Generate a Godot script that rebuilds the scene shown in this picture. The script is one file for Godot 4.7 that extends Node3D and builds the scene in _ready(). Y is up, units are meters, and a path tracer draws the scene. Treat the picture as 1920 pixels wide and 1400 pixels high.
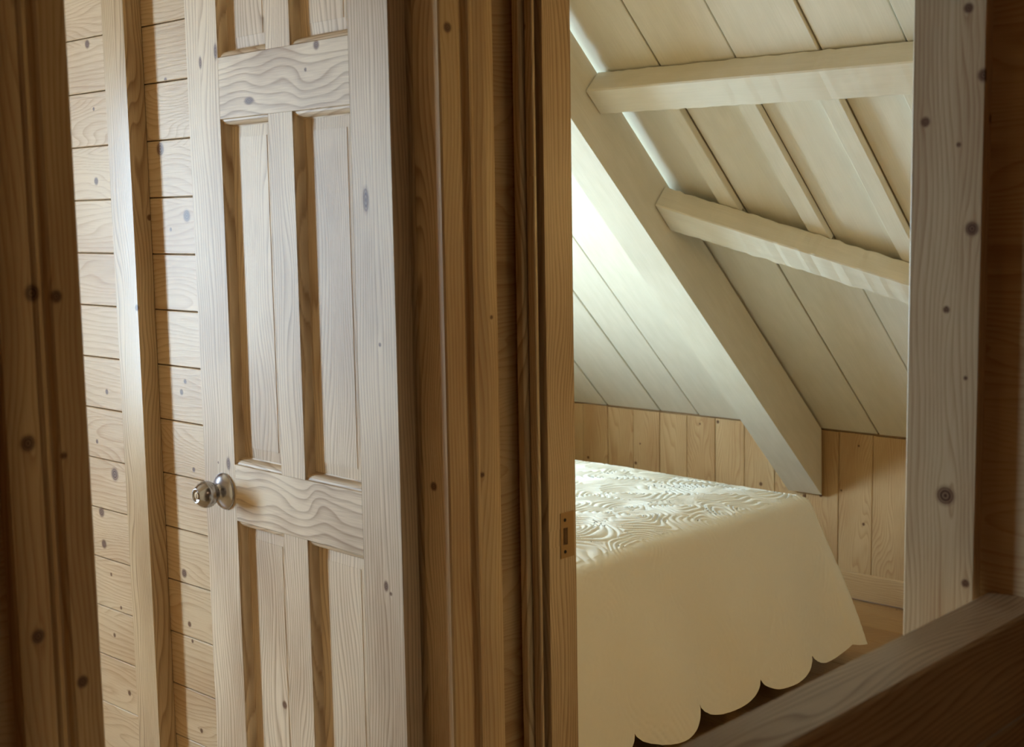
extends Node3D
# A look from an attic landing: an open six-panel pine door on the left, a bedroom under the roof on the right.
# x runs along the bedroom partition (rightwards), z towards the viewer, y up; metres.

var rng := RandomNumberGenerator.new()
var M := {}
const SLOPE := 0.79412   # roof pitch, 45.5 degrees
const KNEE_Z := -4.56
const KNEE_Y := 0.652
const DRIFT := -0.036    # the roof boards lean this much per metre up the slope

func _ready() -> void:
	rng.seed = 20240611
	view_and_light()
	materials()
	shell()
	plank_wall()
	left_doorway()
	pine_door()
	bedroom_doorway()
	knee_wall()
	roof()
	timbers()
	bed()
	ceiling_lamp()
	railing()

# ------------------------------------------------------------------ camera, sky, daylight
func view_and_light() -> void:
	var cam := Camera3D.new()
	cam.name = "camera"
	cam.fov = rad_to_deg(2.0 * atan(700.0 / 2520.0))
	var lens := CameraAttributesPhysical.new()
	lens.frustum_focal_length = 43.2
	lens.frustum_focus_distance = 3.0
	lens.exposure_aperture = 6.4
	cam.attributes = lens
	cam.near = 0.05
	cam.far = 60.0
	add_child(cam)
	cam.position = Vector3(0, 1.5, 0)
	cam.basis = Basis(Vector3.UP, deg_to_rad(43.5)) * Basis(Vector3.RIGHT, deg_to_rad(-6.8)) * Basis(Vector3.BACK, deg_to_rad(-1.0))
	cam.current = true
	var e := Environment.new()
	e.background_mode = Environment.BG_SKY
	var sky := Sky.new()
	var ps := ProceduralSkyMaterial.new()
	ps.sky_top_color = Color(0.72, 0.82, 0.95)
	ps.sky_horizon_color = Color(0.92, 0.95, 1.0)
	ps.ground_bottom_color = Color(0.25, 0.3, 0.2)
	ps.ground_horizon_color = Color(0.6, 0.65, 0.6)
	ps.sky_energy_multiplier = 3.0
	ps.ground_energy_multiplier = 1.5
	sky.sky_material = ps
	e.sky = sky
	e.tonemap_mode = Environment.TONE_MAPPER_LINEAR
	e.tonemap_exposure = 1.0
	e.sdfgi_enabled = true
	e.ssao_enabled = true
	e.ssil_enabled = true
	var we := WorldEnvironment.new()
	we.name = "environment"
	we.environment = e
	add_child(we)
	# daylight entering by the two windows of the gable wall, each as large as its opening
	daylight("side_room_daylight", Vector3(-4.59, 1.35, -0.25), Vector2(0.46, 1.16), 12.6, Color(0.76, 0.89, 1.0))
	daylight("bedroom_daylight", Vector3(-4.59, 1.30, -2.80), Vector2(0.68, 0.62), 9.6, Color(0.78, 0.91, 1.0))

func daylight(called: String, at: Vector3, size: Vector2, energy: float, tint: Color) -> void:
	var l := AreaLight3D.new()
	l.name = called
	l.area_size = size
	l.light_energy = energy
	l.light_color = tint
	l.shadow_enabled = true
	l.area_range = 12.0
	l.area_attenuation = 2.0
	add_child(l)
	l.position = at
	l.basis = Basis(Vector3.UP, -PI / 2)

# ------------------------------------------------------------------ node helpers
func tag(o: Node, label: String, category: String, group := "", kind := "") -> void:
	o.set_meta("label", label)
	o.set_meta("category", category)
	if group != "":
		o.set_meta("group", group)
	if kind != "":
		o.set_meta("kind", kind)

func put(called: String, m: Mesh, mat: Material, parent: Node = self) -> MeshInstance3D:
	var o := MeshInstance3D.new()
	o.name = called
	o.mesh = m
	o.material_override = mat
	o.cast_shadow = GeometryInstance3D.SHADOW_CASTING_SETTING_ON
	parent.add_child(o, true)
	return o

func base(called: String, at := Vector3.ZERO) -> Node3D:
	var o := Node3D.new()
	o.name = called
	add_child(o, true)
	o.position = at
	return o

# ------------------------------------------------------------------ mesh helpers
class Bag:
	var v := PackedVector3Array()
	var n := PackedVector3Array()
	var t := PackedVector2Array()
	func tri(a: Vector3, b: Vector3, c: Vector3, nn: Vector3, ta: Vector2, tb: Vector2, tc: Vector2, na = null, nb = null, nc = null) -> void:
		if (b - a).cross(c - a).dot(nn) > 0.0:
			v.append(a); v.append(c); v.append(b)
			t.append(ta); t.append(tc); t.append(tb)
			n.append(nn if na == null else na); n.append(nn if nc == null else nc); n.append(nn if nb == null else nb)
		else:
			v.append(a); v.append(b); v.append(c)
			t.append(ta); t.append(tb); t.append(tc)
			n.append(nn if na == null else na); n.append(nn if nb == null else nb); n.append(nn if nc == null else nc)
	func mesh() -> ArrayMesh:
		var arr := []
		arr.resize(Mesh.ARRAY_MAX)
		arr[Mesh.ARRAY_VERTEX] = v
		arr[Mesh.ARRAY_NORMAL] = n
		arr[Mesh.ARRAY_TEX_UV] = t
		var m := ArrayMesh.new()
		m.add_surface_from_arrays(Mesh.PRIMITIVE_TRIANGLES, arr)
		return m

# rings of equal point count joined into a closed solid; u runs around the ring, v along the rings, in metres over UV
func loft(bag: Bag, rings: Array, uv0 := Vector2.ZERO, uvs := Vector2(0.8, 2.4), capped := true) -> void:
	var r0: PackedVector3Array = rings[0]
	var r9: PackedVector3Array = rings[rings.size() - 1]
	var k := r0.size()
	var c0 := Vector3.ZERO
	var c9 := Vector3.ZERO
	for p in r0: c0 += p / k
	for p in r9: c9 += p / k
	var path := (c9 - c0).normalized()
	var nn := Vector3.ZERO
	for j in k:
		nn += (r0[j] - c0).cross(r0[(j + 1) % k] - c0)
	var turn := 1.0 if nn.dot(path) > 0.0 else -1.0
	var us := PackedFloat32Array([0.0])
	for j in k:
		us.append(us[j] + r0[j].distance_to(r0[(j + 1) % k]))
	var vv := 0.0
	for i in rings.size() - 1:
		var a: PackedVector3Array = rings[i]
		var b: PackedVector3Array = rings[i + 1]
		var ca := Vector3.ZERO
		var cb := Vector3.ZERO
		for p in a: ca += p / k
		for p in b: cb += p / k
		var dv := ca.distance_to(cb)
		for j in k:
			var j2 := (j + 1) % k
			var nrm := ((a[j2] - a[j]).cross(cb - ca)).normalized() * turn
			if nrm == Vector3.ZERO:
				continue
			var t00 := uv0 + Vector2(us[j], vv) / uvs
			var t10 := uv0 + Vector2(us[j + 1], vv) / uvs
			var t01 := uv0 + Vector2(us[j], vv + dv) / uvs
			var t11 := uv0 + Vector2(us[j + 1], vv + dv) / uvs
			bag.tri(a[j], a[j2], b[j2], nrm, t00, t10, t11)
			bag.tri(a[j], b[j2], b[j], nrm, t00, t11, t01)
		vv += dv
	if capped:
		cap(bag, r0, -path, uv0)
		cap(bag, r9, path, uv0)

func cap(bag: Bag, r: PackedVector3Array, nn: Vector3, uv0: Vector2) -> void:
	var ax := (r[1] - r[0]).normalized()
	var ay := nn.cross(ax).normalized()
	var flat := PackedVector2Array()
	for p in r:
		flat.append(Vector2((p - r[0]).dot(ax), (p - r[0]).dot(ay)))
	var ids := Geometry2D.triangulate_polygon(flat)
	for i in range(0, ids.size(), 3):
		var a := ids[i]
		var b := ids[i + 1]
		var c := ids[i + 2]
		bag.tri(r[a], r[b], r[c], nn, uv0 + flat[a] * 0.6, uv0 + flat[b] * 0.6, uv0 + flat[c] * 0.6)

# a profile (2-D, in the directions A and B) swept from O along L
func sweep(bag: Bag, profile: PackedVector2Array, o: Vector3, a: Vector3, b: Vector3, l: Vector3, uv0 := Vector2.ZERO, uvs := Vector2(0.8, 2.4)) -> void:
	var r0 := PackedVector3Array()
	var r1 := PackedVector3Array()
	for p in profile:
		r0.append(o + a * p.x + b * p.y)
		r1.append(o + a * p.x + b * p.y + l)
	loft(bag, [r0, r1], uv0, uvs)

# a chamfered bar between two corners, its grain along the given axis
func bar(bag: Bag, lo: Vector3, hi: Vector3, axis: int, ch := 0.0, uv0 := Vector2.ZERO, uvs := Vector2(0.8, 2.4)) -> void:
	var d := hi - lo
	var a := Vector3.RIGHT
	var b := Vector3.UP
	var l := Vector3(0, 0, d.z)
	var w := d.x
	var h := d.y
	if axis == 0:
		a = Vector3.BACK; b = Vector3.UP; l = Vector3(d.x, 0, 0); w = d.z; h = d.y
	elif axis == 1:
		a = Vector3.RIGHT; b = Vector3.BACK; l = Vector3(0, d.y, 0); w = d.x; h = d.z
	var pr := PackedVector2Array([Vector2(0, 0), Vector2(w, 0), Vector2(w, h), Vector2(0, h)])
	if ch > 0.0:
		pr = PackedVector2Array([Vector2(ch, 0), Vector2(w - ch, 0), Vector2(w, ch), Vector2(w, h - ch), Vector2(w - ch, h), Vector2(ch, h), Vector2(0, h - ch), Vector2(0, ch)])
	sweep(bag, pr, lo, a, b, l, uv0, uvs)

func bar_mesh(lo: Vector3, hi: Vector3, axis: int, ch := 0.0, uv0 := Vector2.ZERO, uvs := Vector2(0.8, 2.4)) -> ArrayMesh:
	var g := Bag.new()
	bar(g, lo, hi, axis, ch, uv0, uvs)
	return g.mesh()

func luck(length := 2.4) -> Vector2:
	return Vector2(rng.randf_range(0.0, 0.75), rng.randf_range(0.0, maxf(0.0, 1.0 - length / 2.4)))

# ------------------------------------------------------------------ materials
func field(seed_: int, w: int, h: int, sw: int, sh: int, freq: float) -> PackedFloat32Array:
	var n := FastNoiseLite.new()
	n.seed = seed_
	n.noise_type = FastNoiseLite.TYPE_SIMPLEX_SMOOTH
	n.frequency = freq
	n.fractal_octaves = 2
	var im := n.get_seamless_image(sw, sh, false, false, 0.2, true)
	im.convert(Image.FORMAT_RF)
	im.resize(w, h, Image.INTERPOLATE_CUBIC)
	return im.get_data().to_float32_array()

# pine: growth lines bent by slow noise and by knots [x, y, radius] in metres
func pine(w: int, h: int, size: Vector2, seed_: int, light: Color, dark: Color, lines: float, bend: float, knots: Array, contrast := 0.6, band := 0.0) -> Array:
	var warp := field(seed_, w, h, maxi(8, int(size.x * 60)), maxi(16, int(size.y * 16)), 0.09)
	var fibre := field(seed_ + 7, w, h, w, maxi(16, h / 24), 0.35)
	var patch := field(seed_ + 13, w, h, maxi(8, int(size.x * 40)), maxi(16, int(size.y * 14)), 0.1)
	var px := w / size.x
	var py := h / size.y
	var push := PackedFloat32Array()
	push.resize(w * h)
	var dusk := PackedFloat32Array()
	dusk.resize(w * h)
	for kn in knots:
		var cx: float = kn[0] * px
		var cy: float = kn[1] * py
		var rr: float = kn[2]
		var rx := rr * px
		var ry: float = rr * py * (kn[3] if kn.size() > 3 else 1.0)
		for y in range(int(maxf(0, cy - ry * 9)), int(minf(h, cy + ry * 9))):
			for x in range(int(maxf(0, cx - rx * 4)), int(minf(w, cx + rx * 4))):
				var dx := (x - cx) / rx
				var dy := (y - cy) / ry
				var q := exp(-dx * dx * 0.3 - dy * dy * 0.07)
				push[y * w + x] += q * (1.0 if dx > 0.0 else -1.0) * -minf(absf(dx), 1.0) * rr * lines * 0.9
				var rad := sqrt(dx * dx + dy * dy)
				if rad < 1.5:
					var k := clampf((1.12 - rad) * 5.0, 0.0, 1.0) * (0.72 + 0.28 * sin(rad * 14.0))
					k = maxf(k, clampf((1.5 - rad) * 0.6, 0.0, 0.25))
					dusk[y * w + x] = maxf(dusk[y * w + x], k)
	var rgb_ := PackedByteArray()
	rgb_.resize(w * h * 3)
	var relief := PackedByteArray()
	relief.resize(w * h)
	var lr := light.r * 255.0
	var lg := light.g * 255.0
	var lb := light.b * 255.0
	var dr := dark.r * 255.0 - lr
	var dg := dark.g * 255.0 - lg
	var db := dark.b * 255.0 - lb
	# each board of a banded sheet has growth lines of its own
	var shift := PackedFloat32Array()
	var swing := PackedFloat32Array()
	for x in w:
		var k := 0 if band <= 0.0 else int(x / px / band)
		shift.append(fposmod(k * 7.317, 5.0) + (0.35 * sin(x / px * 61.0) + 0.25 * sin(x / px * 143.0 + 1.0)) * lines * 0.008)
		swing.append(bend * (1.0 if k % 2 == 0 else -0.8) * (0.6 + 0.4 * sin(k * 2.3)) if band > 0.0 else bend)
	var i := 0
	for y in h:
		for x in w:
			var ph := x / px * lines + (warp[i] - 0.5) * swing[x] + push[i] + shift[x]
			var f := ph - floorf(ph)
			f = f * f * f if f < 0.9 else (1.0 - f) * 7.29
			var s := clampf(f * contrast + (fibre[i] - 0.5) * 0.38 + (patch[i] - 0.5) * 0.5 + 0.12, 0.0, 1.0)
			var u := dusk[i]
			var r := lr + dr * s
			var gg := lg + dg * s
			var b := lb + db * s
			if u > 0.0:
				r += (84.0 - r) * u
				gg += (50.0 - gg) * u
				b += (30.0 - b) * u
			rgb_[i * 3] = int(r)
			rgb_[i * 3 + 1] = int(gg)
			rgb_[i * 3 + 2] = int(b)
			relief[i] = int(clampf(150.0 + f * 60.0 + (fibre[i] - 0.5) * 90.0 - u * 40.0, 0.0, 255.0))
			i += 1
	return [ImageTexture.create_from_image(Image.create_from_data(w, h, false, Image.FORMAT_RGB8, rgb_)), ImageTexture.create_from_image(Image.create_from_data(w, h, false, Image.FORMAT_L8, relief))]

func wood(maps: Array, tint: Color, rough: float, relief: float) -> StandardMaterial3D:
	var m := StandardMaterial3D.new()
	m.albedo_texture = maps[0]
	m.albedo_color = tint
	m.roughness = rough
	m.metallic_specular = 0.38
	m.heightmap_enabled = relief > 0.0
	if relief > 0.0:
		m.heightmap_texture = maps[1]
		m.heightmap_scale = relief
	return m

func plain(c: Color, rough: float, metal := 0.0) -> StandardMaterial3D:
	var m := StandardMaterial3D.new()
	m.albedo_color = c
	m.roughness = rough
	m.metallic = metal
	return m

func scatter(n: int, size: Vector2, smallest: float, largest: float) -> Array:
	var out := []
	for k in n:
		out.append([rng.randf_range(0.03, size.x - 0.03), rng.randf_range(0.1, size.y - 0.1), rng.randf_range(smallest, largest)])
	return out

func materials() -> void:
	var big := Vector2(0.8, 2.4)
	# one pine for walls and planks, one for planed trim
	var pine_tint := Color(0.88, 0.84, 0.78)
	var trim_tint := Color(0.93, 0.90, 0.84)
	var fine := pine(1024, 2048, big, 11, Color(0.89, 0.81, 0.69), Color(0.58, 0.46, 0.34), 120.0, 7.0, scatter(5, big, 0.004, 0.008), 0.72)
	var knotty := pine(1024, 2048, big, 29, Color(0.92, 0.82, 0.66), Color(0.72, 0.56, 0.38), 90.0, 9.0, scatter(22, big, 0.003, 0.008), 0.55)
	# the lit plank wall as one sheet, a board every 0.1302 m; knots [height, along, radius]
	var pk := []
	for k in [[-3.039, 1.925, 0.009], [-2.738, 1.66, 0.013], [-2.71, 1.476, 0.004], [-2.642, 1.506, 0.012], [-3.017, 0.865, 0.014], [-3.092, 0.758, 0.011], [-3.025, 1.769, 0.004], [-3.031, 1.595, 0.008], [-2.697, 1.099, 0.006], [-2.68, 1.125, 0.005], [-2.722, 0.662, 0.009], [-2.709, 0.54, 0.006], [-2.70, 0.50, 0.004], [-3.088, 0.675, 0.010], [-3.034, 1.073, 0.006], [-3.094, 0.941, 0.005], [-2.703, 1.813, 0.005], [-3.06, 0.60, 0.004], [-2.678, 0.284, 0.005], [-3.06, 0.44, 0.005], [-3.0, 0.30, 0.006], [-2.66, 0.92, 0.005], [-3.02, 0.52, 0.004]]:
		pk.append([k[1] - 0.1, k[0] + 3.5, k[2]])
	var lit := pine(1664, 1024, Vector2(0.1302 * 15, 1.2), 53, Color(0.93, 0.855, 0.735), Color(0.74, 0.60, 0.45), 75.0, 11.0, pk, 0.62, 0.1302)
	M.lit_plank = wood(lit, pine_tint, 0.46, 0.05)
	M.door = wood(fine, Color(1, 1, 1), 0.5, 0.03)
	M.plank = wood(knotty, pine_tint, 0.42, 0.04)
	M.post = wood(fine, trim_tint, 0.28, 0.02)
	M.post.metallic_specular = 0.45
	M.lit_plank.metallic_specular = 0.5
	M.trim = wood(fine, trim_tint, 0.38, 0.02)
	M.knee = wood(knotty, pine_tint, 0.5, 0.03)
	M.wall = wood(knotty, pine_tint, 0.5, 0.03)
	M.floor = wood(knotty, Color(0.80, 0.72, 0.61), 0.4, 0.02)
	# boards whose knots can be told apart in the photograph
	var face := Vector2(0.098, 2.05)
	var rk := []
	for k in [[0.083, 1.471, 0.0079], [0.055, 1.123, 0.0108], [0.094, 1.661, 0.0071], [0.017, 1.608, 0.0056], [0.051, 1.367, 0.004], [0.079, 1.28, 0.0024], [0.085, 1.01, 0.0048], [0.072, 1.745, 0.0056], [0.063, 1.577, 0.0028], [0.03, 0.6, 0.008]]:
		rk.append([k[0], 2.05 - k[1], k[2]])
	var right_face := pine(128, 1536, face, 41, Color(0.89, 0.80, 0.66), Color(0.66, 0.50, 0.35), 130.0, 4.0, rk, 0.6)
	var near_face := pine(192, 1536, Vector2(0.16, 2.16), 43, Color(0.89, 0.80, 0.66), Color(0.66, 0.50, 0.35), 110.0, 4.0, [[0.047, 1.407, 0.007], [0.049, 1.208, 0.004], [0.041, 0.913, 0.007], [0.092, 1.413, 0.009], [0.110, 1.231, 0.009], [0.112, 0.989, 0.008]], 0.6)
	M.near_casing = wood(near_face, trim_tint, 0.45, 0.02)
	M.corner_casing = wood(pine(192, 1536, Vector2(0.16, 2.16), 47, Color(0.89, 0.80, 0.66), Color(0.66, 0.50, 0.35), 120.0, 3.0, [[0.094, 1.07, 0.004], [0.03, 1.79, 0.007], [0.12, 1.33, 0.003]], 0.6), trim_tint, 0.38, 0.02)
	M.casing_face = wood(right_face, trim_tint, 0.45, 0.02)
	# painted timber
	var pw := 512
	var spots := field(71, pw, pw, 256, 256, 0.06)
	var brush := field(73, pw, pw, 512, 40, 0.3)
	var pr := PackedByteArray()
	pr.resize(pw * pw * 3)
	var pb := PackedByteArray()
	pb.resize(pw * pw)
	for i in pw * pw:
		var t := (spots[i] - 0.5) * 0.03 + (brush[i] - 0.5) * 0.03
		pr[i * 3] = int(clampf((0.915 + t) * 255.0, 0, 255))
		pr[i * 3 + 1] = int(clampf((0.890 + t) * 255.0, 0, 255))
		pr[i * 3 + 2] = int(clampf((0.815 + t * 1.2) * 255.0, 0, 255))
		pb[i] = int(clampf(128.0 + (brush[i] - 0.5) * 120.0 + (spots[i] - 0.5) * 80.0, 0, 255))
	var paint := [ImageTexture.create_from_image(Image.create_from_data(pw, pw, false, Image.FORMAT_RGB8, pr)), ImageTexture.create_from_image(Image.create_from_data(pw, pw, false, Image.FORMAT_L8, pb))]
	M.paint = wood(paint, Color(1, 1, 1), 0.55, 0.06)
	M.quilt = plain(Color(0.955, 0.94, 0.885), 0.9)
	M.chrome = plain(Color(0.72, 0.72, 0.74), 0.22, 1.0)
	M.brass = plain(Color(0.66, 0.52, 0.33), 0.45, 0.4)
	M.dark = plain(Color(0.10, 0.07, 0.05), 0.8)
	M.grey_metal = plain(Color(0.45, 0.44, 0.44), 0.5, 0.6)
	M.mattress = plain(Color(0.8, 0.78, 0.72), 0.9)
	M.frame_paint = plain(Color(0.86, 0.86, 0.84), 0.5)
	var glass := plain(Color(1, 1, 1, 0.05), 0.03)
	glass.transparency = BaseMaterial3D.TRANSPARENCY_ALPHA
	M.glass = glass

# ------------------------------------------------------------------ the setting
func solid(called: String, boxes: Array, mat: Material, label: String, category: String, axis := 0) -> MeshInstance3D:
	var g := Bag.new()
	for b in boxes:
		bar(g, b[0], b[1], axis, 0.0, luck())
	var o := put(called, g.mesh(), mat)
	tag(o, label, category, "", "structure")
	return o

func V(x: float, y: float, z: float) -> Vector3:
	return Vector3(x, y, z)

func shell() -> void:
	var top := 2.55
	# landing and side room floor; the bedroom floor is laid in boards
	var f := base("floor")
	tag(f, "brown board floor seen past the hem of the bedspread", "floor", "", "structure")
	put("subfloor", bar_mesh(V(-4.7, -0.12, -4.7), V(1.6, -0.022, 1.6), 0), M.floor, f)
	var z := -4.56
	while z < 1.5:
		put("floor_board", bar_mesh(V(-4.4, -0.022, z + 0.001), V(1.5, 0.0, minf(z + 0.139, 1.5)), 0, 0.001, luck()), M.floor, f)
		z += 0.14
	# gable wall with its two windows
	var x0 := -4.7
	var x1 := -4.4
	var w1 := [-0.49, -0.01, 0.76, 1.94]
	var w2 := [-3.15, -2.45, 0.98, 1.62]
	solid("wall_left", [
		[V(x0, 0, -4.7), V(x1, 3.2, w2[0])], [V(x0, 0, w2[1]), V(x1, 3.2, w1[0])], [V(x0, 0, w1[1]), V(x1, 3.2, 1.6)],
		[V(x0, 0, w2[0]), V(x1, w2[2], w2[1])], [V(x0, w2[3], w2[0]), V(x1, 3.2, w2[1])],
		[V(x0, 0, w1[0]), V(x1, w1[2], w1[1])], [V(x0, w1[3], w1[0]), V(x1, 3.2, w1[1])]], M.wall, "pine gable wall left of the picture with the two windows", "wall", 2)
	window("window_1", w1, "small window lighting the plank wall behind the open door")
	window("window_2", w2, "gable window beside the head of the bed")
	# partition between landing and side room, with the doorway that the pine door closes
	solid("wall_hall", [
		[V(-1.62, 0, -1.735), V(-1.565, top, -1.503)], [V(-1.62, 0, -0.838), V(-1.565, top, 1.5)], [V(-1.62, 2.06, -1.503), V(-1.565, top, -0.838)]], M.wall, "shadowed pine partition around the doorway of the open door", "wall", 2)
	# partition between landing and bedroom
	solid("wall_front", [
		[V(-1.565, 0, -1.741), V(-1.54, top, -1.664)], [V(-0.835, 0, -1.741), V(1.5, top, -1.664)], [V(-1.54, 2.07, -1.741), V(-0.835, top, -1.664)]], M.wall, "dark pine wall right of the bedroom doorway", "wall", 0)
	solid("wall_behind", [[V(-4.4, 0, 1.5), V(1.6, top, 1.6)]], M.wall, "pine wall closing the landing behind the viewer", "wall", 0)
	solid("wall_right", [[V(1.5, 0, -1.741), V(1.6, top, 1.5)]], M.wall, "pine wall closing the landing on the right", "wall", 2)
	solid("wall_end", [[V(-0.4, 0, -4.56), V(-0.3, 3.2, -1.741)]], M.wall, "pale pine end wall of the bedroom past the foot of the bed", "wall", 2)
	solid("ceiling_flat", [[V(-4.4, top, -1.741), V(1.6, top + 0.1, 1.6)], [V(-4.4, 2.62, -2.66), V(-0.3, 2.72, -1.741)]], M.wall, "flat ceiling above landing and side room", "ceiling", 0)

func window(called: String, w: Array, label: String) -> void:
	var o := base(called, V(-4.65, w[2], (w[0] + w[1]) / 2.0))
	tag(o, label, "window", "", "structure")
	var hz: float = (w[1] - w[0]) / 2.0
	var hy: float = w[3] - w[2]
	var g := Bag.new()
	bar(g, V(-0.05, 0, -hz), V(0.05, 0.04, hz), 2, 0.003)
	bar(g, V(-0.05, hy - 0.04, -hz), V(0.05, hy, hz), 2, 0.003)
	bar(g, V(-0.05, 0.04, -hz), V(0.05, hy - 0.04, -hz + 0.04), 1, 0.003)
	bar(g, V(-0.05, 0.04, hz - 0.04), V(0.05, hy - 0.04, hz), 1, 0.003)
	put("window_frame", g.mesh(), M.frame_paint, o)
	put("muntin", bar_mesh(V(-0.02, hy / 2 - 0.012, -hz + 0.04), V(0.02, hy / 2 + 0.012, hz - 0.04), 2, 0.003), M.frame_paint, o)
	for k in 2:
		var y0 := 0.04 if k == 0 else hy / 2 + 0.012
		var y1 := hy / 2 - 0.012 if k == 0 else hy - 0.04
		put("pane", bar_mesh(V(-0.003, y0, -hz + 0.04), V(0.003, y1, hz - 0.04), 2), M.glass, o)

# ------------------------------------------------------------------ side room: plank wall and stud
func plank_wall() -> void:
	var w := base("wall_back")
	tag(w, "lit wall of horizontal pine planks behind the open door", "wall", "", "structure")
	put("backing", bar_mesh(V(-4.4, 0, -1.83), V(-1.62, 2.55, -1.738), 0), M.wall, w)
	var y := 1.5 + 0.2560 * 1.72      # a joint seen in the photograph
	while y > 0.13:
		y -= 0.1302
	var first := y
	var n := 0
	y = first - 0.1302
	while y < 2.5:
		var lo := maxf(y, 0.0) + 0.0011
		var hi := minf(y + 0.1302, 2.55) - 0.0011
		var c := 0.0016
		var d := 0.016 + rng.randf_range(-0.0006, 0.0006)
		var h := hi - lo
		var g := Bag.new()
		sweep(g, PackedVector2Array([Vector2(d, c), Vector2(d, h - c), Vector2(d - c, h), Vector2(0, h), Vector2(0, 0), Vector2(d - c, 0)]), V(-4.4, lo, -1.738), Vector3.BACK, Vector3.UP, V(2.78, 0, 0), V2((lo + c - 0.1) / (0.1302 * 15), (-4.4 + 3.5) / 1.2), V2(0.1302 * 15, 1.2))
		put("plank", g.mesh(), M.lit_plank, w)
		y += 0.1302
		n += 1
	var p := put("wall_post", bar_mesh(V(-2.888, 0, -1.722), V(-2.790, 2.55, -1.676), 1, 0.002, V2(0.3, 0.1)), M.post)
	tag(p, "upright pine stud standing against the plank wall", "post")

func V2(x: float, y: float) -> Vector2:
	return Vector2(x, y)

# ------------------------------------------------------------------ doorway of the open door
func casing_profile() -> PackedVector2Array:
	# x: from the opening outwards, y: out of the wall
	var p := PackedVector2Array([Vector2(0, 0), Vector2(0, 0.011), Vector2(0.003, 0.014), Vector2(0.040, 0.016), Vector2(0.044, 0.014), Vector2(0.047, 0.009), Vector2(0.052, 0.009), Vector2(0.055, 0.017), Vector2(0.058, 0.0205), Vector2(0.062, 0.0215), Vector2(0.066, 0.020)])
	for k in 7:
		var a := k / 6.0
		p.append(Vector2(0.068 + a * 0.044, 0.0185 + 0.0045 * sin(a * PI * 0.8)))
	p.append(Vector2(0.1145, 0.017))
	p.append(Vector2(0.115, 0.0))
	return p

func left_doorway() -> void:
	var t := base("trim_1", V(-1.565, 0, -1.488))
	tag(t, "moulded pine casing between the open door and the bedroom doorway", "door casing", "", "structure")
	var g := Bag.new()
	sweep(g, casing_profile(), V(0, 0, 0.006), Vector3.FORWARD, Vector3.RIGHT, V(0, 2.16, 0), Vector2.ZERO, V2(0.16, 2.16))
	put("casing", g.mesh(), M.corner_casing, t)
	g = Bag.new()
	# hinge jamb with a rounded nose towards the landing
	sweep(g, PackedVector2Array([Vector2(-0.055, 0), Vector2(0.0, 0), Vector2(0.006, -0.001), Vector2(0.0095, -0.004), Vector2(0.011, -0.008), Vector2(0.011, -0.015), Vector2(-0.055, -0.015)]), V(0, 0, 0), Vector3.RIGHT, Vector3.BACK, V(0, 2.05, 0), V2(0.45, 0.2))
	put("jamb", g.mesh(), M.trim, t)
	put("room_casing", bar_mesh(V(-0.082, 0, -0.09), V(-0.056, 2.14, -0.0025), 1, 0.003, luck()), M.trim, t)
	var n := base("trim_2", V(-1.565, 0, -0.853))
	tag(n, "dark pine casing standing nearest the viewer at the left edge", "door casing", "", "structure")
	g = Bag.new()
	sweep(g, casing_profile(), V(0, 0, -0.0), Vector3.BACK, Vector3.RIGHT, V(0, 2.16, 0), Vector2.ZERO, V2(0.16, 2.16))
	put("casing", g.mesh(), M.near_casing, n)
	put("jamb", bar_mesh(V(-0.055, 0, 0), V(0, 2.05, 0.015), 1, 0.001, V2(0.2, 0.4)), M.trim, n)
	var h := base("trim_3", V(-1.565, 2.05, -1.17))
	tag(h, "head casing above the doorway of the open door", "door casing", "", "structure")
	put("casing", bar_mesh(V(0, 0.0, -0.31), V(0.018, 0.11, 0.31), 2, 0.003, luck()), M.trim, h)
	put("jamb", bar_mesh(V(-0.055, -0.015, -0.317), V(0, 0, 0.317), 2, 0.001, luck()), M.trim, h)

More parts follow.
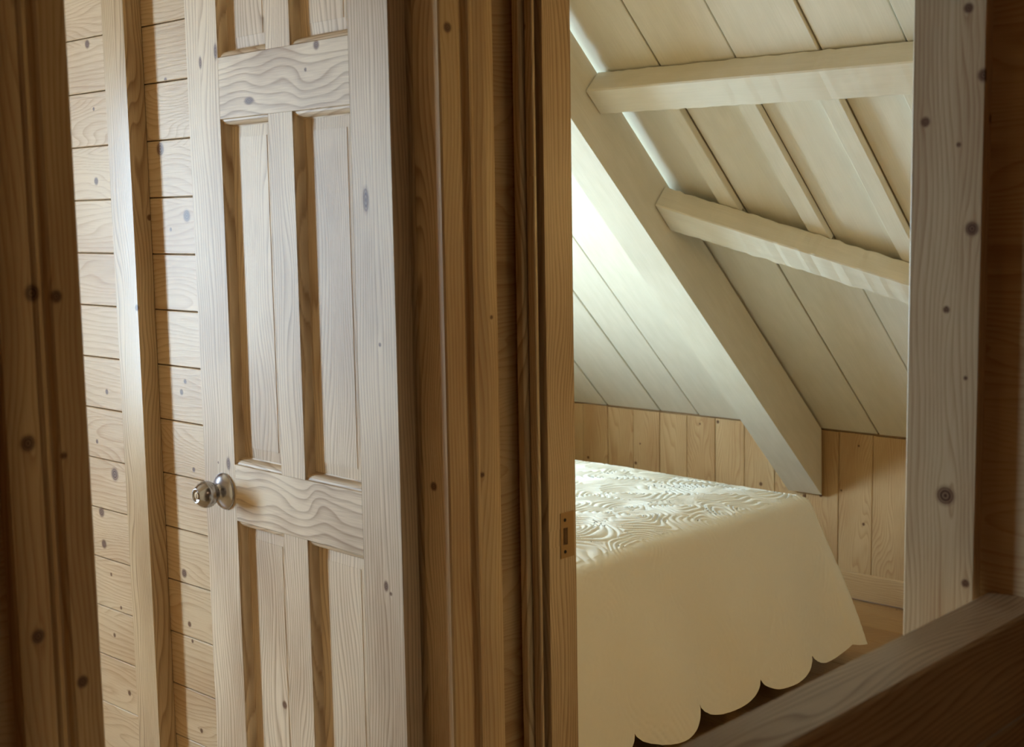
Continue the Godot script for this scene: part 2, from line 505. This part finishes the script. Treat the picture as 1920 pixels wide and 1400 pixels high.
# ------------------------------------------------------------------ the door
func pine_door() -> void:
	var t := base("door_1", V(-1.633, 0.008, -1.449))
	t.rotation.y = deg_to_rad(-2.5)
	tag(t, "open six-panel pine door with a round steel knob", "door", "", "structure")
	var th := 0.035
	var us := [0.0, 0.104, 0.268, 0.342, 0.498, 0.608]   # hinge stile, panel, mullion, panel, lock stile
	var ys := [0.0, 0.235, 0.914, 1.024, 1.674, 1.786, 1.93, 2.03]
	var c := 0.0012
	faced(t, "stile", V(-us[1], 0, -th), V(0, ys[7], 0), 1, 101, 130.0, 3.0, [[0.034, 1.517, 0.007, 2.6], [0.058, 0.871, 0.005, 1.6], [0.07, 0.86, 0.003], [0.06, 1.28, 0.003]])
	faced(t, "stile", V(-us[5], 0, -th), V(-us[4], ys[7], 0), 1, 103, 110.0, 4.0, [[0.048, 1.782, 0.0045, 2.2], [0.102, 1.797, 0.005, 2.5], [0.086, 1.022, 0.006, 1.8], [0.05, 1.02, 0.002]])
	var rail_knots := [[], [], [[0.026, 0.097, 0.006, 2.2], [0.104, 0.306, 0.007], [0.066, 0.273, 0.003]], []]
	var rail_no := 0
	for r in [[0, 1], [2, 3], [4, 5], [6, 7]]:
		faced(t, "rail", V(-us[4], ys[r[0]], -th), V(-us[1], ys[r[1]], 0), 0, 111 + rail_no, 60.0, 2.2, rail_knots[rail_no])
		rail_no += 1
	for r in [[1, 2], [3, 4], [5, 6]]:
		var ya: float = ys[r[0]]
		var yb: float = ys[r[1]]
		put("mullion", bar_mesh(V(-us[3], ya, -th), V(-us[2], yb, 0), 1, 0.0004, luck(0.7)), M.door, t)
		for q in [[1, 2], [3, 4]]:
			var xa: float = -us[q[1]]
			var xb: float = -us[q[0]]
			var uv := luck(0.7)
			var panel := put("panel", panel_mesh(xa, xb, ya, yb, th, uv), M.door, t)
			put("moulding", moulding_mesh(xa, xb, ya, yb, 0.0, 1.0), M.door, panel)
	knob(t)

# a board with growth lines and knots of its own; knots [across, along, radius, stretch] on the front face
func faced(parent: Node, called: String, lo: Vector3, hi: Vector3, axis: int, seed_: int, lines: float, bend: float, knots: Array) -> void:
	var d := hi - lo
	var across := d.x if axis == 1 else d.y
	var along := d.y if axis == 1 else d.x
	var size := Vector2(across + 0.08, along)
	var maps := pine(int(size.x * 1250), int(size.y * 800), size, seed_, Color(0.89, 0.81, 0.69), Color(0.58, 0.46, 0.34), lines, bend, knots, 0.72)
	var c := 0.0007
	var w := across
	var h := d.z
	var g := Bag.new()
	# the front face comes first round the profile, so that u is the distance across it
	var pr := PackedVector2Array([Vector2(c, h), Vector2(w - c, h), Vector2(w, h - c), Vector2(w, 0), Vector2(0, 0), Vector2(0, h - c)])
	if axis == 1:
		sweep(g, pr, lo, Vector3.RIGHT, Vector3.BACK, V(0, along, 0), Vector2.ZERO, size)
	else:
		sweep(g, pr, lo, Vector3.UP, Vector3.BACK, V(along, 0, 0), Vector2.ZERO, size)
	put(called, g.mesh(), wood(maps, Color(1, 1, 1), 0.5, 0.03), parent)

# raised field with sloping margins, on both faces
func panel_mesh(xa: float, xb: float, ya: float, yb: float, th: float, uv: Vector2) -> ArrayMesh:
	var g := Bag.new()
	for side in [1.0, -1.0]:
		var z0: float = -0.0205 if side > 0 else -th + 0.0075
		var z1: float = z0 + 0.0022 * side
		var o := [V(xa, ya, z0), V(xb, ya, z0), V(xb, yb, z0), V(xa, yb, z0)]
		var m := 0.034
		var s := 0.0007
		var i1 := [V(xa + m, ya + m, z1 - s * side), V(xb - m, ya + m, z1 - s * side), V(xb - m, yb - m, z1 - s * side), V(xa + m, yb - m, z1 - s * side)]
		var i2 := [V(xa + m, ya + m, z1), V(xb - m, ya + m, z1), V(xb - m, yb - m, z1), V(xa + m, yb - m, z1)]
		var f := func(p: Vector3) -> Vector2: return uv + Vector2((p.x - xa) / 0.8, (p.y - ya) / 2.4)
		for rr in [[o, i1], [i1, i2]]:
			for k in 4:
				var a: Vector3 = rr[0][k]
				var b: Vector3 = rr[0][(k + 1) % 4]
				var cc: Vector3 = rr[1][(k + 1) % 4]
				var d: Vector3 = rr[1][k]
				var n := (b - a).cross(d - a).normalized()
				if n.z * side < -0.001:
					n = -n
				elif absf(n.z) < 0.001 and n.dot(V((xa + xb) / 2, (ya + yb) / 2, n.z) - a) > 0:
					n = -n
				g.tri(a, b, cc, n, f.call(a), f.call(b), f.call(cc))
				g.tri(a, cc, d, n, f.call(a), f.call(cc), f.call(d))
		var nz := V(0, 0, side)
		g.tri(i2[0], i2[1], i2[2], nz, f.call(i2[0]), f.call(i2[1]), f.call(i2[2]))
		g.tri(i2[0], i2[2], i2[3], nz, f.call(i2[0]), f.call(i2[2]), f.call(i2[3]))
	return g.mesh()

# a rounded sticking run around the four sides of a panel
func moulding_mesh(xa: float, xb: float, ya: float, yb: float, z: float, side: float) -> ArrayMesh:
	# x: inset of the level runs, y: depth; the upright runs stand steeper
	var prof := [Vector2(0, 0), Vector2(0.0010, -0.0030), Vector2(0.0045, -0.0040), Vector2(0.0080, -0.0065), Vector2(0.0104, -0.0105), Vector2(0.0112, -0.0150), Vector2(0.0118, -0.0185), Vector2(0.0140, -0.0195), Vector2(0.0140, -0.0225)]
	var thin := 0.40
	var g := Bag.new()
	var mid := V((xa + xb) / 2, (ya + yb) / 2, 0)
	for j in prof.size() - 1:
		var p: Vector2 = prof[j]
		var q: Vector2 = prof[j + 1]
		var pt := p.x * thin
		var qt := q.x * thin
		var ra := [V(xa + pt, ya + p.x, z + p.y * side), V(xb - pt, ya + p.x, z + p.y * side), V(xb - pt, yb - p.x, z + p.y * side), V(xa + pt, yb - p.x, z + p.y * side)]
		var rb := [V(xa + qt, ya + q.x, z + q.y * side), V(xb - qt, ya + q.x, z + q.y * side), V(xb - qt, yb - q.x, z + q.y * side), V(xa + qt, yb - q.x, z + q.y * side)]
		for k in 4:
			var a: Vector3 = ra[k]
			var b: Vector3 = ra[(k + 1) % 4]
			var c: Vector3 = rb[(k + 1) % 4]
			var d: Vector3 = rb[k]
			var n := (b - a).cross(d - a).normalized()
			var inward := mid - (a + b) / 2
			inward.z = 0
			if n.dot(inward.normalized() + V(0, 0, side * 0.3)) < 0:
				n = -n
			var f := func(w: Vector3) -> Vector2: return Vector2(w.x / 0.8 + 0.37, w.y / 2.4) if k % 2 == 1 else Vector2(w.y / 0.8 + 0.2, w.x / 2.4)
			g.tri(a, b, c, n, f.call(a), f.call(b), f.call(c))
			g.tri(a, c, d, n, f.call(a), f.call(c), f.call(d))
	return g.mesh()

# turned shape: profile of [along axis, radius], axis +z of the parent's frame
func turned(prof: Array, at: Vector3, seg := 40) -> ArrayMesh:
	var g := Bag.new()
	var nr := []
	for i in prof.size():
		var a: Vector2 = prof[maxi(0, i - 1)]
		var b: Vector2 = prof[mini(prof.size() - 1, i + 1)]
		var d := (b - a).normalized()
		nr.append(Vector2(-d.y, d.x))      # (axial, radial)
	for i in prof.size() - 1:
		for k in seg:
			var a0 := TAU * k / seg
			var a1 := TAU * (k + 1) / seg
			var pts := []
			var nn := []
			for e in [[i, a0], [i, a1], [i + 1, a1], [i + 1, a0]]:
				var p: Vector2 = prof[e[0]]
				var q: Vector2 = nr[e[0]]
				pts.append(at + V(cos(e[1]) * p.y, sin(e[1]) * p.y, p.x))
				nn.append(V(cos(e[1]) * q.y, sin(e[1]) * q.y, q.x).normalized())
			var face: Vector3 = (nn[0] + nn[1] + nn[2] + nn[3]).normalized()
			g.tri(pts[0], pts[1], pts[2], face, V2(0, 0), V2(0, 0), V2(0, 0), nn[0], nn[1], nn[2])
			g.tri(pts[0], pts[2], pts[3], face, V2(0, 0), V2(0, 0), V2(0, 0), nn[0], nn[2], nn[3])
	return g.mesh()

func knob(door: Node3D) -> void:
	var at := V(-0.538, 0.967, 0.0)
	var k := put("knob", turned([Vector2(0.019, 0.0135), Vector2(0.023, 0.0165), Vector2(0.028, 0.0215), Vector2(0.034, 0.0252), Vector2(0.040, 0.0264), Vector2(0.046, 0.0258), Vector2(0.052, 0.0232), Vector2(0.058, 0.0188), Vector2(0.0625, 0.0150), Vector2(0.0640, 0.0138), Vector2(0.0636, 0.0126), Vector2(0.061, 0.0120), Vector2(0.0605, 0.0)], at), M.chrome, door)
	put("rose", turned([Vector2(0.0, 0.036), Vector2(0.003, 0.036), Vector2(0.0048, 0.0348), Vector2(0.0072, 0.0322), Vector2(0.0095, 0.0295), Vector2(0.0125, 0.0245), Vector2(0.0155, 0.0185), Vector2(0.0185, 0.0142), Vector2(0.0215, 0.0130), Vector2(0.024, 0.0130)], at), M.chrome, k)
	put("key_cylinder", turned([Vector2(0.0602, 0.0075), Vector2(0.0622, 0.0075), Vector2(0.0628, 0.0068), Vector2(0.0628, 0.0)], at, 24), M.brass, k)
	put("keyhole", bar_mesh(at + V(-0.0007, -0.0045, 0.0625), at + V(0.0007, 0.0045, 0.0631), 1), M.dark, k)

# ------------------------------------------------------------------ doorway of the bedroom
func bedroom_doorway() -> void:
	var t := base("trim_4", V(-1.505, 0, -1.664))
	tag(t, "brown pine jamb with a strike plate, left side of the bedroom doorway", "door jamb", "", "structure")
	# corner casing, lip, and jamb with the pocket behind the strike plate
	put("casing", bar_mesh(V(-0.0440, 0, 0.0), V(-0.0285, 2.1, 0.019), 1, 0.0015, V2(0.3, 0.2)), M.trim, t)
	put("lip", bar_mesh(V(-0.0255, 0, 0.001), V(-0.0087, 2.06, 0.009), 1, 0.0015, V2(0.72, 0.35)), M.trim, t)
	var g := Bag.new()
	var ya := 0.928
	var yb := 0.958
	bar(g, V(-0.035, 0, -0.077), V(0, ya, -0.007), 1, 0.0, V2(0.15, 0.1))
	bar(g, V(-0.035, yb, -0.077), V(0, 2.05, -0.007), 1, 0.0, V2(0.15, 0.1 + yb / 2.4))
	bar(g, V(-0.035, ya, -0.077), V(0, yb, -0.054), 1, 0.0, V2(0.15, 0.1 + ya / 2.4))
	bar(g, V(-0.035, ya, -0.043), V(0, yb, -0.007), 1, 0.0, V2(0.19, 0.1 + ya / 2.4))
	bar(g, V(-0.035, ya, -0.054), V(-0.02, yb, -0.043), 1, 0.0, V2(0.19, 0.1 + ya / 2.4))
	put("jamb", g.mesh(), M.trim, t)
	g = Bag.new()
	bar(g, V(0.0, 0.905, -0.071), V(0.0012, ya, -0.036), 1, 0.0003)
	bar(g, V(0.0, yb, -0.071), V(0.0012, 0.985, -0.036), 1, 0.0003)
	bar(g, V(0.0, ya, -0.071), V(0.0012, yb, -0.054), 1, 0.0003)
	bar(g, V(0.0, ya, -0.043), V(0.0012, yb, -0.036), 1, 0.0003)
	var s := put("strike_plate", g.mesh(), M.brass, t)
	for y in [0.916, 0.972]:
		var head := put("screw", turned([Vector2(0.0, 0.0032), Vector2(0.0008, 0.0030), Vector2(0.0012, 0.0015), Vector2(0.0005, 0.0)], Vector3.ZERO, 14), M.dark, s)
		head.position = V(0.0011, y, -0.047)
		head.rotation.y = PI / 2
	var r := base("trim_5", V(-0.838, 0, -1.664))
	tag(r, "knotty pine casing right of the bedroom doorway, greyed by daylight", "door casing", "", "structure")
	# the wide face carries the knots; u runs once across it
	g = Bag.new()
	sweep(g, PackedVector2Array([Vector2(0.0015, 0.019), Vector2(0.0965, 0.019), Vector2(0.098, 0.0175), Vector2(0.098, 0.0), Vector2(0.0, 0.0), Vector2(0.0, 0.0175)]), Vector3.ZERO, Vector3.RIGHT, Vector3.BACK, V(0, 2.14, 0), Vector2.ZERO, Vector2(0.098, -2.05))
	put("casing", g.mesh(), M.casing_face, r)
	put("jamb", bar_mesh(V(-0.008, 0, -0.077), V(0.003, 2.05, 0.0), 1, 0.001, luck()), M.trim, r)
	var h := base("trim_6", V(-1.18, 2.05, -1.664))
	tag(h, "head casing above the bedroom doorway", "door casing", "", "structure")
	put("casing", bar_mesh(V(-0.33, 0.0, 0.0), V(0.34, 0.1, 0.018), 0, 0.002, luck()), M.trim, h)
	put("jamb", bar_mesh(V(-0.33, 0, -0.077), V(0.33, 0.018, 0.0), 0, 0.0, luck()), M.trim, h)

# ------------------------------------------------------------------ bedroom
func knee_wall() -> void:
	var w := base("wall_far", V(0, 0, KNEE_Z))
	tag(w, "low knee wall of upright pine planks behind the bed", "wall", "", "structure")
	put("backing", bar_mesh(V(-4.4, 0, -0.14), V(-0.3, KNEE_Y - 0.004, -0.0165), 0), M.wall, w)
	var x := -3.892 - 0.1435 * 3
	while x < -0.45:
		var lo := x + 0.001
		var d := 0.016 + rng.randf_range(-0.001, 0.0008)
		var wd := 0.1435 - 0.002
		var c := 0.0018
		var g := Bag.new()
		var hi := KNEE_Y - 0.006 - rng.randf_range(0.0, 0.004)
		sweep(g, PackedVector2Array([Vector2(0, 0), Vector2(wd, 0), Vector2(wd, d - c), Vector2(wd - c, d), Vector2(c, d), Vector2(0, d - c)]), V(lo, 0.0, -0.016), Vector3.RIGHT, Vector3.BACK, V(0, hi, 0), luck(0.65))
		put("plank", g.mesh(), M.knee, w)
		x += 0.1435
	var b := put("baseboard_far", bar_mesh(V(-4.4, 0.004, KNEE_Z + 0.001), V(-0.4, 0.106, KNEE_Z + 0.015), 0, 0.002, luck()), M.knee)
	tag(b, "pine baseboard at the foot of the knee wall", "baseboard", "", "structure")

# a point of the roof: x at the eaves, s up the slope, d down into the room
func R(x: float, s: float, d: float) -> Vector3:
	return Vector3(x + DRIFT * s, KNEE_Y + s * sin(SLOPE) - d * cos(SLOPE), KNEE_Z + s * cos(SLOPE) + d * sin(SLOPE))

func roof_board(g: Bag, xa: float, xb: float, sa: float, sb: float, da: float, db: float, ch: float, uv: Vector2) -> void:
	var rings := []
	for s in [sa, sb]:
		rings.append(PackedVector3Array([R(xa, s, da), R(xb, s, da), R(xb, s, db - ch), R(xb - ch, s, db), R(xa + ch, s, db), R(xa, s, db - ch)]))
	loft(g, rings, uv)

func roof() -> void:
	var c := base("ceiling")
	tag(c, "sloping cream-painted board ceiling of the bedroom", "ceiling", "", "structure")
	var g := Bag.new()
	loft(g, [PackedVector3Array([R(-4.4, -0.25, -0.03), R(-0.2, -0.25, -0.03), R(-0.2, -0.25, -0.12), R(-4.4, -0.25, -0.12)]), PackedVector3Array([R(-4.4, 2.9, -0.03), R(-0.2, 2.9, -0.03), R(-0.2, 2.9, -0.12), R(-4.4, 2.9, -0.12)])])
	put("deck", g.mesh(), M.wall, c)
	var xs := [-4.36, -4.05, -3.748, -3.457, -3.257, -2.985, -2.70, -2.435, -2.162, -1.891, -1.637, -1.37, -1.10, -0.83, -0.56, -0.27]
	for i in xs.size() - 1:
		g = Bag.new()
		var proud: float = [0.0, 0.003, 0.001, 0.0, 0.002, 0.0, 0.0, 0.001, 0.005, 0.0, 0.006, 0.0, 0.002, 0.0, 0.001][i % 15]
		roof_board(g, xs[i] + 0.0034, xs[i + 1] - 0.0034, 0.0, 2.8, -0.03, proud, 0.002, luck())
		put("board", g.mesh(), M.paint, c)
	for b in [[-2.435, 1.20], [-2.162, 1.07], [-1.891, 0.94], [-1.637, 0.80]]:
		g = Bag.new()
		roof_board(g, b[0] - 0.062, b[0] + 0.001, b[1], 1.70, 0.004, 0.026, 0.002, luck())
		put("batten", g.mesh(), M.paint, c)

# a hewn timber: corners given by two end sections of four points, edges slightly uneven
func hewn(a: PackedVector3Array, b: PackedVector3Array, steps: int, wob: float, seed_: int) -> ArrayMesh:
	var n := FastNoiseLite.new()
	n.seed = seed_
	n.frequency = 1.0
	var rings := []
	for i in steps + 1:
		var t := i / float(steps)
		var ring := PackedVector3Array()
		var ctr := Vector3.ZERO
		for k in 4: ctr += a[k].lerp(b[k], t) / 4.0
		# each corner cut by a narrow chamfer
		for k in 4:
			var p := a[k].lerp(b[k], t)
			var before := a[(k + 3) % 4].lerp(b[(k + 3) % 4], t)
			var after := a[(k + 1) % 4].lerp(b[(k + 1) % 4], t)
			var wgl := n.get_noise_2d(t * steps * 0.45, k * 31.7) * wob + n.get_noise_2d(t * steps * 1.7, k * 51.7 + 9.0) * wob * 0.6
			var off := (p - ctr).normalized() * wgl
			ring.append(p + (before - p).normalized() * 0.004 + off)
			ring.append(p + (after - p).normalized() * 0.004 + off)
		rings.append(ring)
	var g := Bag.new()
	loft(g, rings, luck())
	return g.mesh()

func timbers() -> void:
	# rafters, lifted clear of the boards higher up the slope
	for r in [[-2.815, -2.668, "heavy cream-painted rafter running down behind the bed", 3], [-1.28, -1.13, "cream-painted rafter hidden right of the bedroom doorway", 5]]:
		var lowd := func(d: float) -> float: return -d * tan(PI / 2 - SLOPE) - 0.0
		var xa: float = r[0]
		var xb: float = r[1]
		var n := FastNoiseLite.new()
		n.seed = r[3]
		var rings := []
		for i in 61:
			var t := i / 60.0
			# the upper left arris is left round (waney) above the brace, so daylight slips past there
			var sp := lerpf(-0.01, 2.75, t)
			var wane := 0.012 + 0.068 * smoothstep(1.15, 1.4, sp)
			var deep := 0.196 + 0.012 * t
			var ring := PackedVector3Array()
			for e in [[xa, wane], [xb, 0.012], [xb, deep], [xa, deep]]:
				var low: float = lowd.call(e[1]) + 0.02
				var ss := lerpf(low, 2.75, t)
				var wob := n.get_noise_2d(ss * 900.0, e[0] * 500.0 + e[1] * 900.0) * 0.004 + n.get_noise_2d(ss * 120.0, e[1] * 700.0) * 0.005
				ring.append(R(e[0] + (wob if e[0] == xa else wob * 0.5), ss, e[1] + wob * 0.5))
			rings.append(ring)
		var gb := Bag.new()
		loft(gb, rings, luck())
		var g := put("rafter", gb.mesh(), M.paint)
		tag(g, r[2], "beam")
	var p := put("purlin", hewn(
		PackedVector3Array([R(-2.664, 1.802, 0.008), R(-2.664, 1.802, 0.095), R(-2.664, 1.704, 0.095), R(-2.664, 1.704, 0.008)]),
		PackedVector3Array([R(-1.286, 1.790, 0.008), R(-1.286, 1.790, 0.095), R(-1.286, 1.678, 0.095), R(-1.286, 1.678, 0.008)]), 70, 0.003, 9), M.paint)
	tag(p, "level cream-painted timber across the upper ceiling boards", "beam")
	var b := put("roof_brace", hewn(
		PackedVector3Array([R(-2.664, 1.326, 0.028), R(-2.664, 1.326, 0.112), R(-2.664, 1.205, 0.112), R(-2.664, 1.205, 0.028)]),
		PackedVector3Array([R(-1.286, 0.672, 0.028), R(-1.286, 0.672, 0.112), R(-1.286, 0.58, 0.112), R(-1.286, 0.58, 0.028)]), 90, 0.005, 14), M.paint)
	tag(b, "slanting cream-painted brace below the level timber", "beam")

# ------------------------------------------------------------------ bed
const BX0 := -4.22
const BX1 := -2.285
const BZ0 := -3.745
const BZ1 := -2.30
const BY := 0.598

func quilting(u: float, v: float, n1: FastNoiseLite) -> float:
	# rows of stitching echoing round scattered motifs, 19 mm apart
	var far := (n1.get_noise_2d(u, v) + 1.0) / n1.frequency
	return pow(absf(sin(far * PI / 0.019)), 0.7)

func bed() -> void:
	var t := base("bed", V((BX0 + BX1) / 2, 0, (BZ0 + BZ1) / 2))
	tag(t, "bed with grey legs, hidden under the quilted bedspread", "bed")
	var hx := (BX1 - BX0) / 2
	var hz := (BZ1 - BZ0) / 2
	put("mattress", bar_mesh(V(-hx + 0.02, 0.33, -hz + 0.02), V(hx - 0.02, 0.55, hz - 0.02), 0, 0.03), M.mattress, t)
	put("bed_frame", bar_mesh(V(-hx + 0.03, 0.22, -hz + 0.03), V(hx - 0.03, 0.328, hz - 0.03), 0, 0.004), M.dark, t)
	put("headboard", bar_mesh(V(-hx - 0.05, 0.001, -hz), V(-hx - 0.005, 1.0, hz), 2, 0.004, luck()), M.knee, t)
	for sx in [-1, 1]:
		for sz in [-1, 1]:
			var cx: float = sx * (hx - 0.07)
			var cz: float = sz * (hz - 0.07)
			put("leg", bar_mesh(V(cx - 0.028, 0.001, cz - 0.028), V(cx + 0.028, 0.219, cz + 0.028), 1, 0.004), M.grey_metal, t)
	var q := put("bedspread", bedspread_mesh(), M.quilt)
	tag(q, "cream quilted bedspread with a scalloped hem draped over the bed", "bedspread")

func spread_point(u: float, v: float, n1: FastNoiseLite, n2: FastNoiseLite) -> Vector3:
	# (u, v): where the cloth would lie if it were flat
	var cx := clampf(u, BX0, BX1)
	var cz := clampf(v, BZ0, BZ1)
	var out := Vector2(u - cx, v - cz)
	var e := out.length()
	var puff := quilting(u, v, n1) * 0.0046
	var y := BY + n2.get_noise_2d(u * 1.2, v * 1.2) * 0.012 - 0.024 * pow(clampf(1.0 - minf(minf(BX1 - cx, cz - BZ0), BZ1 - cz) / 0.22, 0.0, 1.0), 2.0)
	if e <= 0.0001:
		return V(cx, y + puff, cz)
	var dir := out / e
	var r := 0.045
	var o := 0.0
	var dn := 0.0
	var arc := r * 1.20
	if e < arc:
		o = r * sin(e / r)
		dn = r * (1.0 - cos(e / r))
	else:
		var k := e - arc
		o = r * sin(1.20) + k * cos(1.20)
		dn = r * (1.0 - cos(1.20)) + k * sin(1.20)
	var along := (v if absf(dir.x) > absf(dir.y) else u)
	var swell := sin(along * 11.0 + 0.7) * 0.5 + sin(along * 19.3) * 0.3
	o += swell * 0.030 * smoothstep(0.05, 0.5, e)
	o += puff * 0.3
	return V(cx + dir.x * o, y - dn + puff * 0.3, cz + dir.y * o)

func bedspread_mesh() -> ArrayMesh:
	var n1 := FastNoiseLite.new()
	n1.seed = 5
	n1.noise_type = FastNoiseLite.TYPE_CELLULAR
	n1.fractal_type = FastNoiseLite.FRACTAL_NONE
	n1.cellular_distance_function = FastNoiseLite.DISTANCE_EUCLIDEAN
	n1.cellular_return_type = FastNoiseLite.RETURN_DISTANCE
	n1.frequency = 5.0
	n1.domain_warp_enabled = true
	n1.domain_warp_amplitude = 0.16
	n1.domain_warp_frequency = 5.0
	n1.domain_warp_fractal_type = FastNoiseLite.DOMAIN_WARP_FRACTAL_NONE
	var n2 := FastNoiseLite.new()
	n2.seed = 8
	n2.frequency = 1.0
	# cloth coordinates: a band grid round three sides plus the top
	var bag := Bag.new()
	# fine mesh where the bed shows through the doorway, coarse towards the head
	var part := -3.55
	var nu := int((BX1 - part) / 0.0042)
	var nv := int((BZ1 - BZ0) / 0.0042)
	patch(bag, nu, nv, func(i: int, j: int) -> Vector2: return Vector2(lerpf(part, BX1, i / float(nu)), lerpf(BZ0, BZ1, j / float(nv))), n1, n2)
	patch(bag, 60, nv, func(i: int, j: int) -> Vector2: return Vector2(lerpf(BX0, part, i / 60.0), lerpf(BZ0, BZ1, j / float(nv))), n1, n2)
	# foot side, far side, near side, two corners
	var ne := 56
	patch(bag, ne, nv, func(i: int, j: int) -> Vector2:
		var v := lerpf(BZ0, BZ1, j / float(nv))
		return Vector2(BX1 + hem(v) * i / ne, v), n1, n2)
	for side in [-1.0, 1.0]:
		var zz := BZ0 if side < 0 else BZ1
		patch(bag, 90, ne / 2, func(i: int, j: int) -> Vector2:
			var u := lerpf(BX0, BX1, i / 90.0)
			return Vector2(u, zz + side * hem(u) * j / (ne / 2)), n1, n2)
		patch(bag, ne, 40, func(i: int, j: int) -> Vector2:
			var a := j / 40.0 * PI / 2
			var h := lerpf(hem(zz), hem(BX1), j / 40.0) + 0.02 * sin(a * 2.0)
			return Vector2(BX1 + cos(a) * h * i / ne, zz + side * sin(a) * h * i / ne), n1, n2)
	return bag.mesh()

func hem(s: float) -> float:
	var k := fposmod(s + 3.50, 0.285) / 0.285
	return 0.475 + 0.065 * sqrt(maxf(0.0, sin(k * PI)))

func patch(bag: Bag, nu: int, nv: int, where: Callable, n1: FastNoiseLite, n2: FastNoiseLite) -> void:
	var pts := PackedVector3Array()
	pts.resize((nu + 1) * (nv + 1))
	for i in nu + 1:
		for j in nv + 1:
			var c: Vector2 = where.call(i, j)
			pts[i * (nv + 1) + j] = spread_point(c.x, c.y, n1, n2)
	var nr := PackedVector3Array()
	nr.resize(pts.size())
	var w := nv + 1
	for i in nu + 1:
		for j in w:
			var a := pts[mini(i + 1, nu) * w + j] - pts[maxi(i - 1, 0) * w + j]
			var b := pts[i * w + mini(j + 1, nv)] - pts[i * w + maxi(j - 1, 0)]
			var n := b.cross(a).normalized()
			var mid := V(-3.2, 0.35, -3.0)
			if n.dot(pts[i * w + j] - mid) < 0.0:
				n = -n
			nr[i * w + j] = n
	for i in nu:
		for j in nv:
			var a := i * w + j
			var b := a + 1
			var c := a + w + 1
			var d := a + w
			bag.tri(pts[a], pts[b], pts[c], nr[a] + nr[c], Vector2.ZERO, Vector2.ZERO, Vector2.ZERO, nr[a], nr[b], nr[c])
			bag.tri(pts[a], pts[c], pts[d], nr[a] + nr[c], Vector2.ZERO, Vector2.ZERO, Vector2.ZERO, nr[a], nr[c], nr[d])

# ------------------------------------------------------------------ half-height stair guard
func railing() -> void:
	var t := base("stair_railing", V(-0.6885, 0, -1.664))
	tag(t, "low pine stair guard with a heavy top rail, lower right", "railing")
	put("top_rail", bar_mesh(V(-0.0395, 0.869, 0.001), V(0.0395, 1.0, 2.2), 2, 0.004, V2(0.55, 0.3)), M.trim, t)
	var y := 0.862
	while y > 0.02:
		put("board", bar_mesh(V(-0.032, maxf(y - 0.14, 0.002), 0.002), V(0.034, y, 2.2), 2, 0.003, luck()), M.trim, t)
		y -= 0.143

# ------------------------------------------------------------------ warm ceiling lamp of the landing, behind the viewer
func ceiling_lamp() -> void:
	var t := base("ceiling_lamp", V(0.95, 2.55, 0.35))
	tag(t, "round frosted ceiling lamp glowing warmly over the landing", "lamp")
	var rose := put("lamp_base", turned([Vector2(0.0, 0.075), Vector2(0.012, 0.075), Vector2(0.03, 0.06), Vector2(0.03, 0.0)], Vector3.ZERO, 32), M.frame_paint, t)
	rose.rotation.x = PI / 2
	globe(t, V(0, 0, 0), 0.085, PI / 2, 0.13, Color(1.0, 0.89, 0.74))
	# bedside wall lamp on the end wall of the bedroom, past the foot of the bed
	var b := base("wall_lamp", V(-0.402, 1.55, -2.75))
	tag(b, "round frosted wall lamp on the bedroom end wall", "lamp")
	var plate := put("lamp_base", turned([Vector2(0.0, 0.05), Vector2(0.01, 0.05), Vector2(0.022, 0.04), Vector2(0.022, 0.0)], Vector3.ZERO, 32), M.frame_paint, b)
	plate.rotation.y = -PI / 2
	globe(b, V(0, 0, 0), 0.065, 0.0, 0.20, Color(1.0, 0.85, 0.54))

# a glowing frosted globe with its light inside; tip 0 points it along -x, PI / 2 down
func globe(t: Node3D, at: Vector3, r: float, tip: float, energy: float, tint: Color) -> void:
	var glow := plain(Color(0.95, 0.90, 0.80), 0.4)
	glow.emission_enabled = true
	glow.emission = tint
	glow.emission_energy_multiplier = 0.8
	var prof := []
	for k in 13:
		var a := lerpf(0.45, PI, k / 12.0)
		prof.append(Vector2(r * 1.25 - cos(a) * r, sin(a) * r))
	var g := put("globe", turned(prof, at, 32), glow, t)
	if tip > 0.0:
		g.rotation.x = tip
	else:
		g.rotation.y = -PI / 2
	var l := OmniLight3D.new()
	l.name = "lamp_light"
	l.light_energy = energy
	l.light_color = tint
	l.light_size = r * 0.8
	l.omni_range = 10.0
	l.omni_attenuation = 2.0
	l.shadow_enabled = true
	t.add_child(l)
	l.position = at + (V(0, -r * 1.25, 0) if tip > 0.0 else V(-r * 1.25, 0, 0))
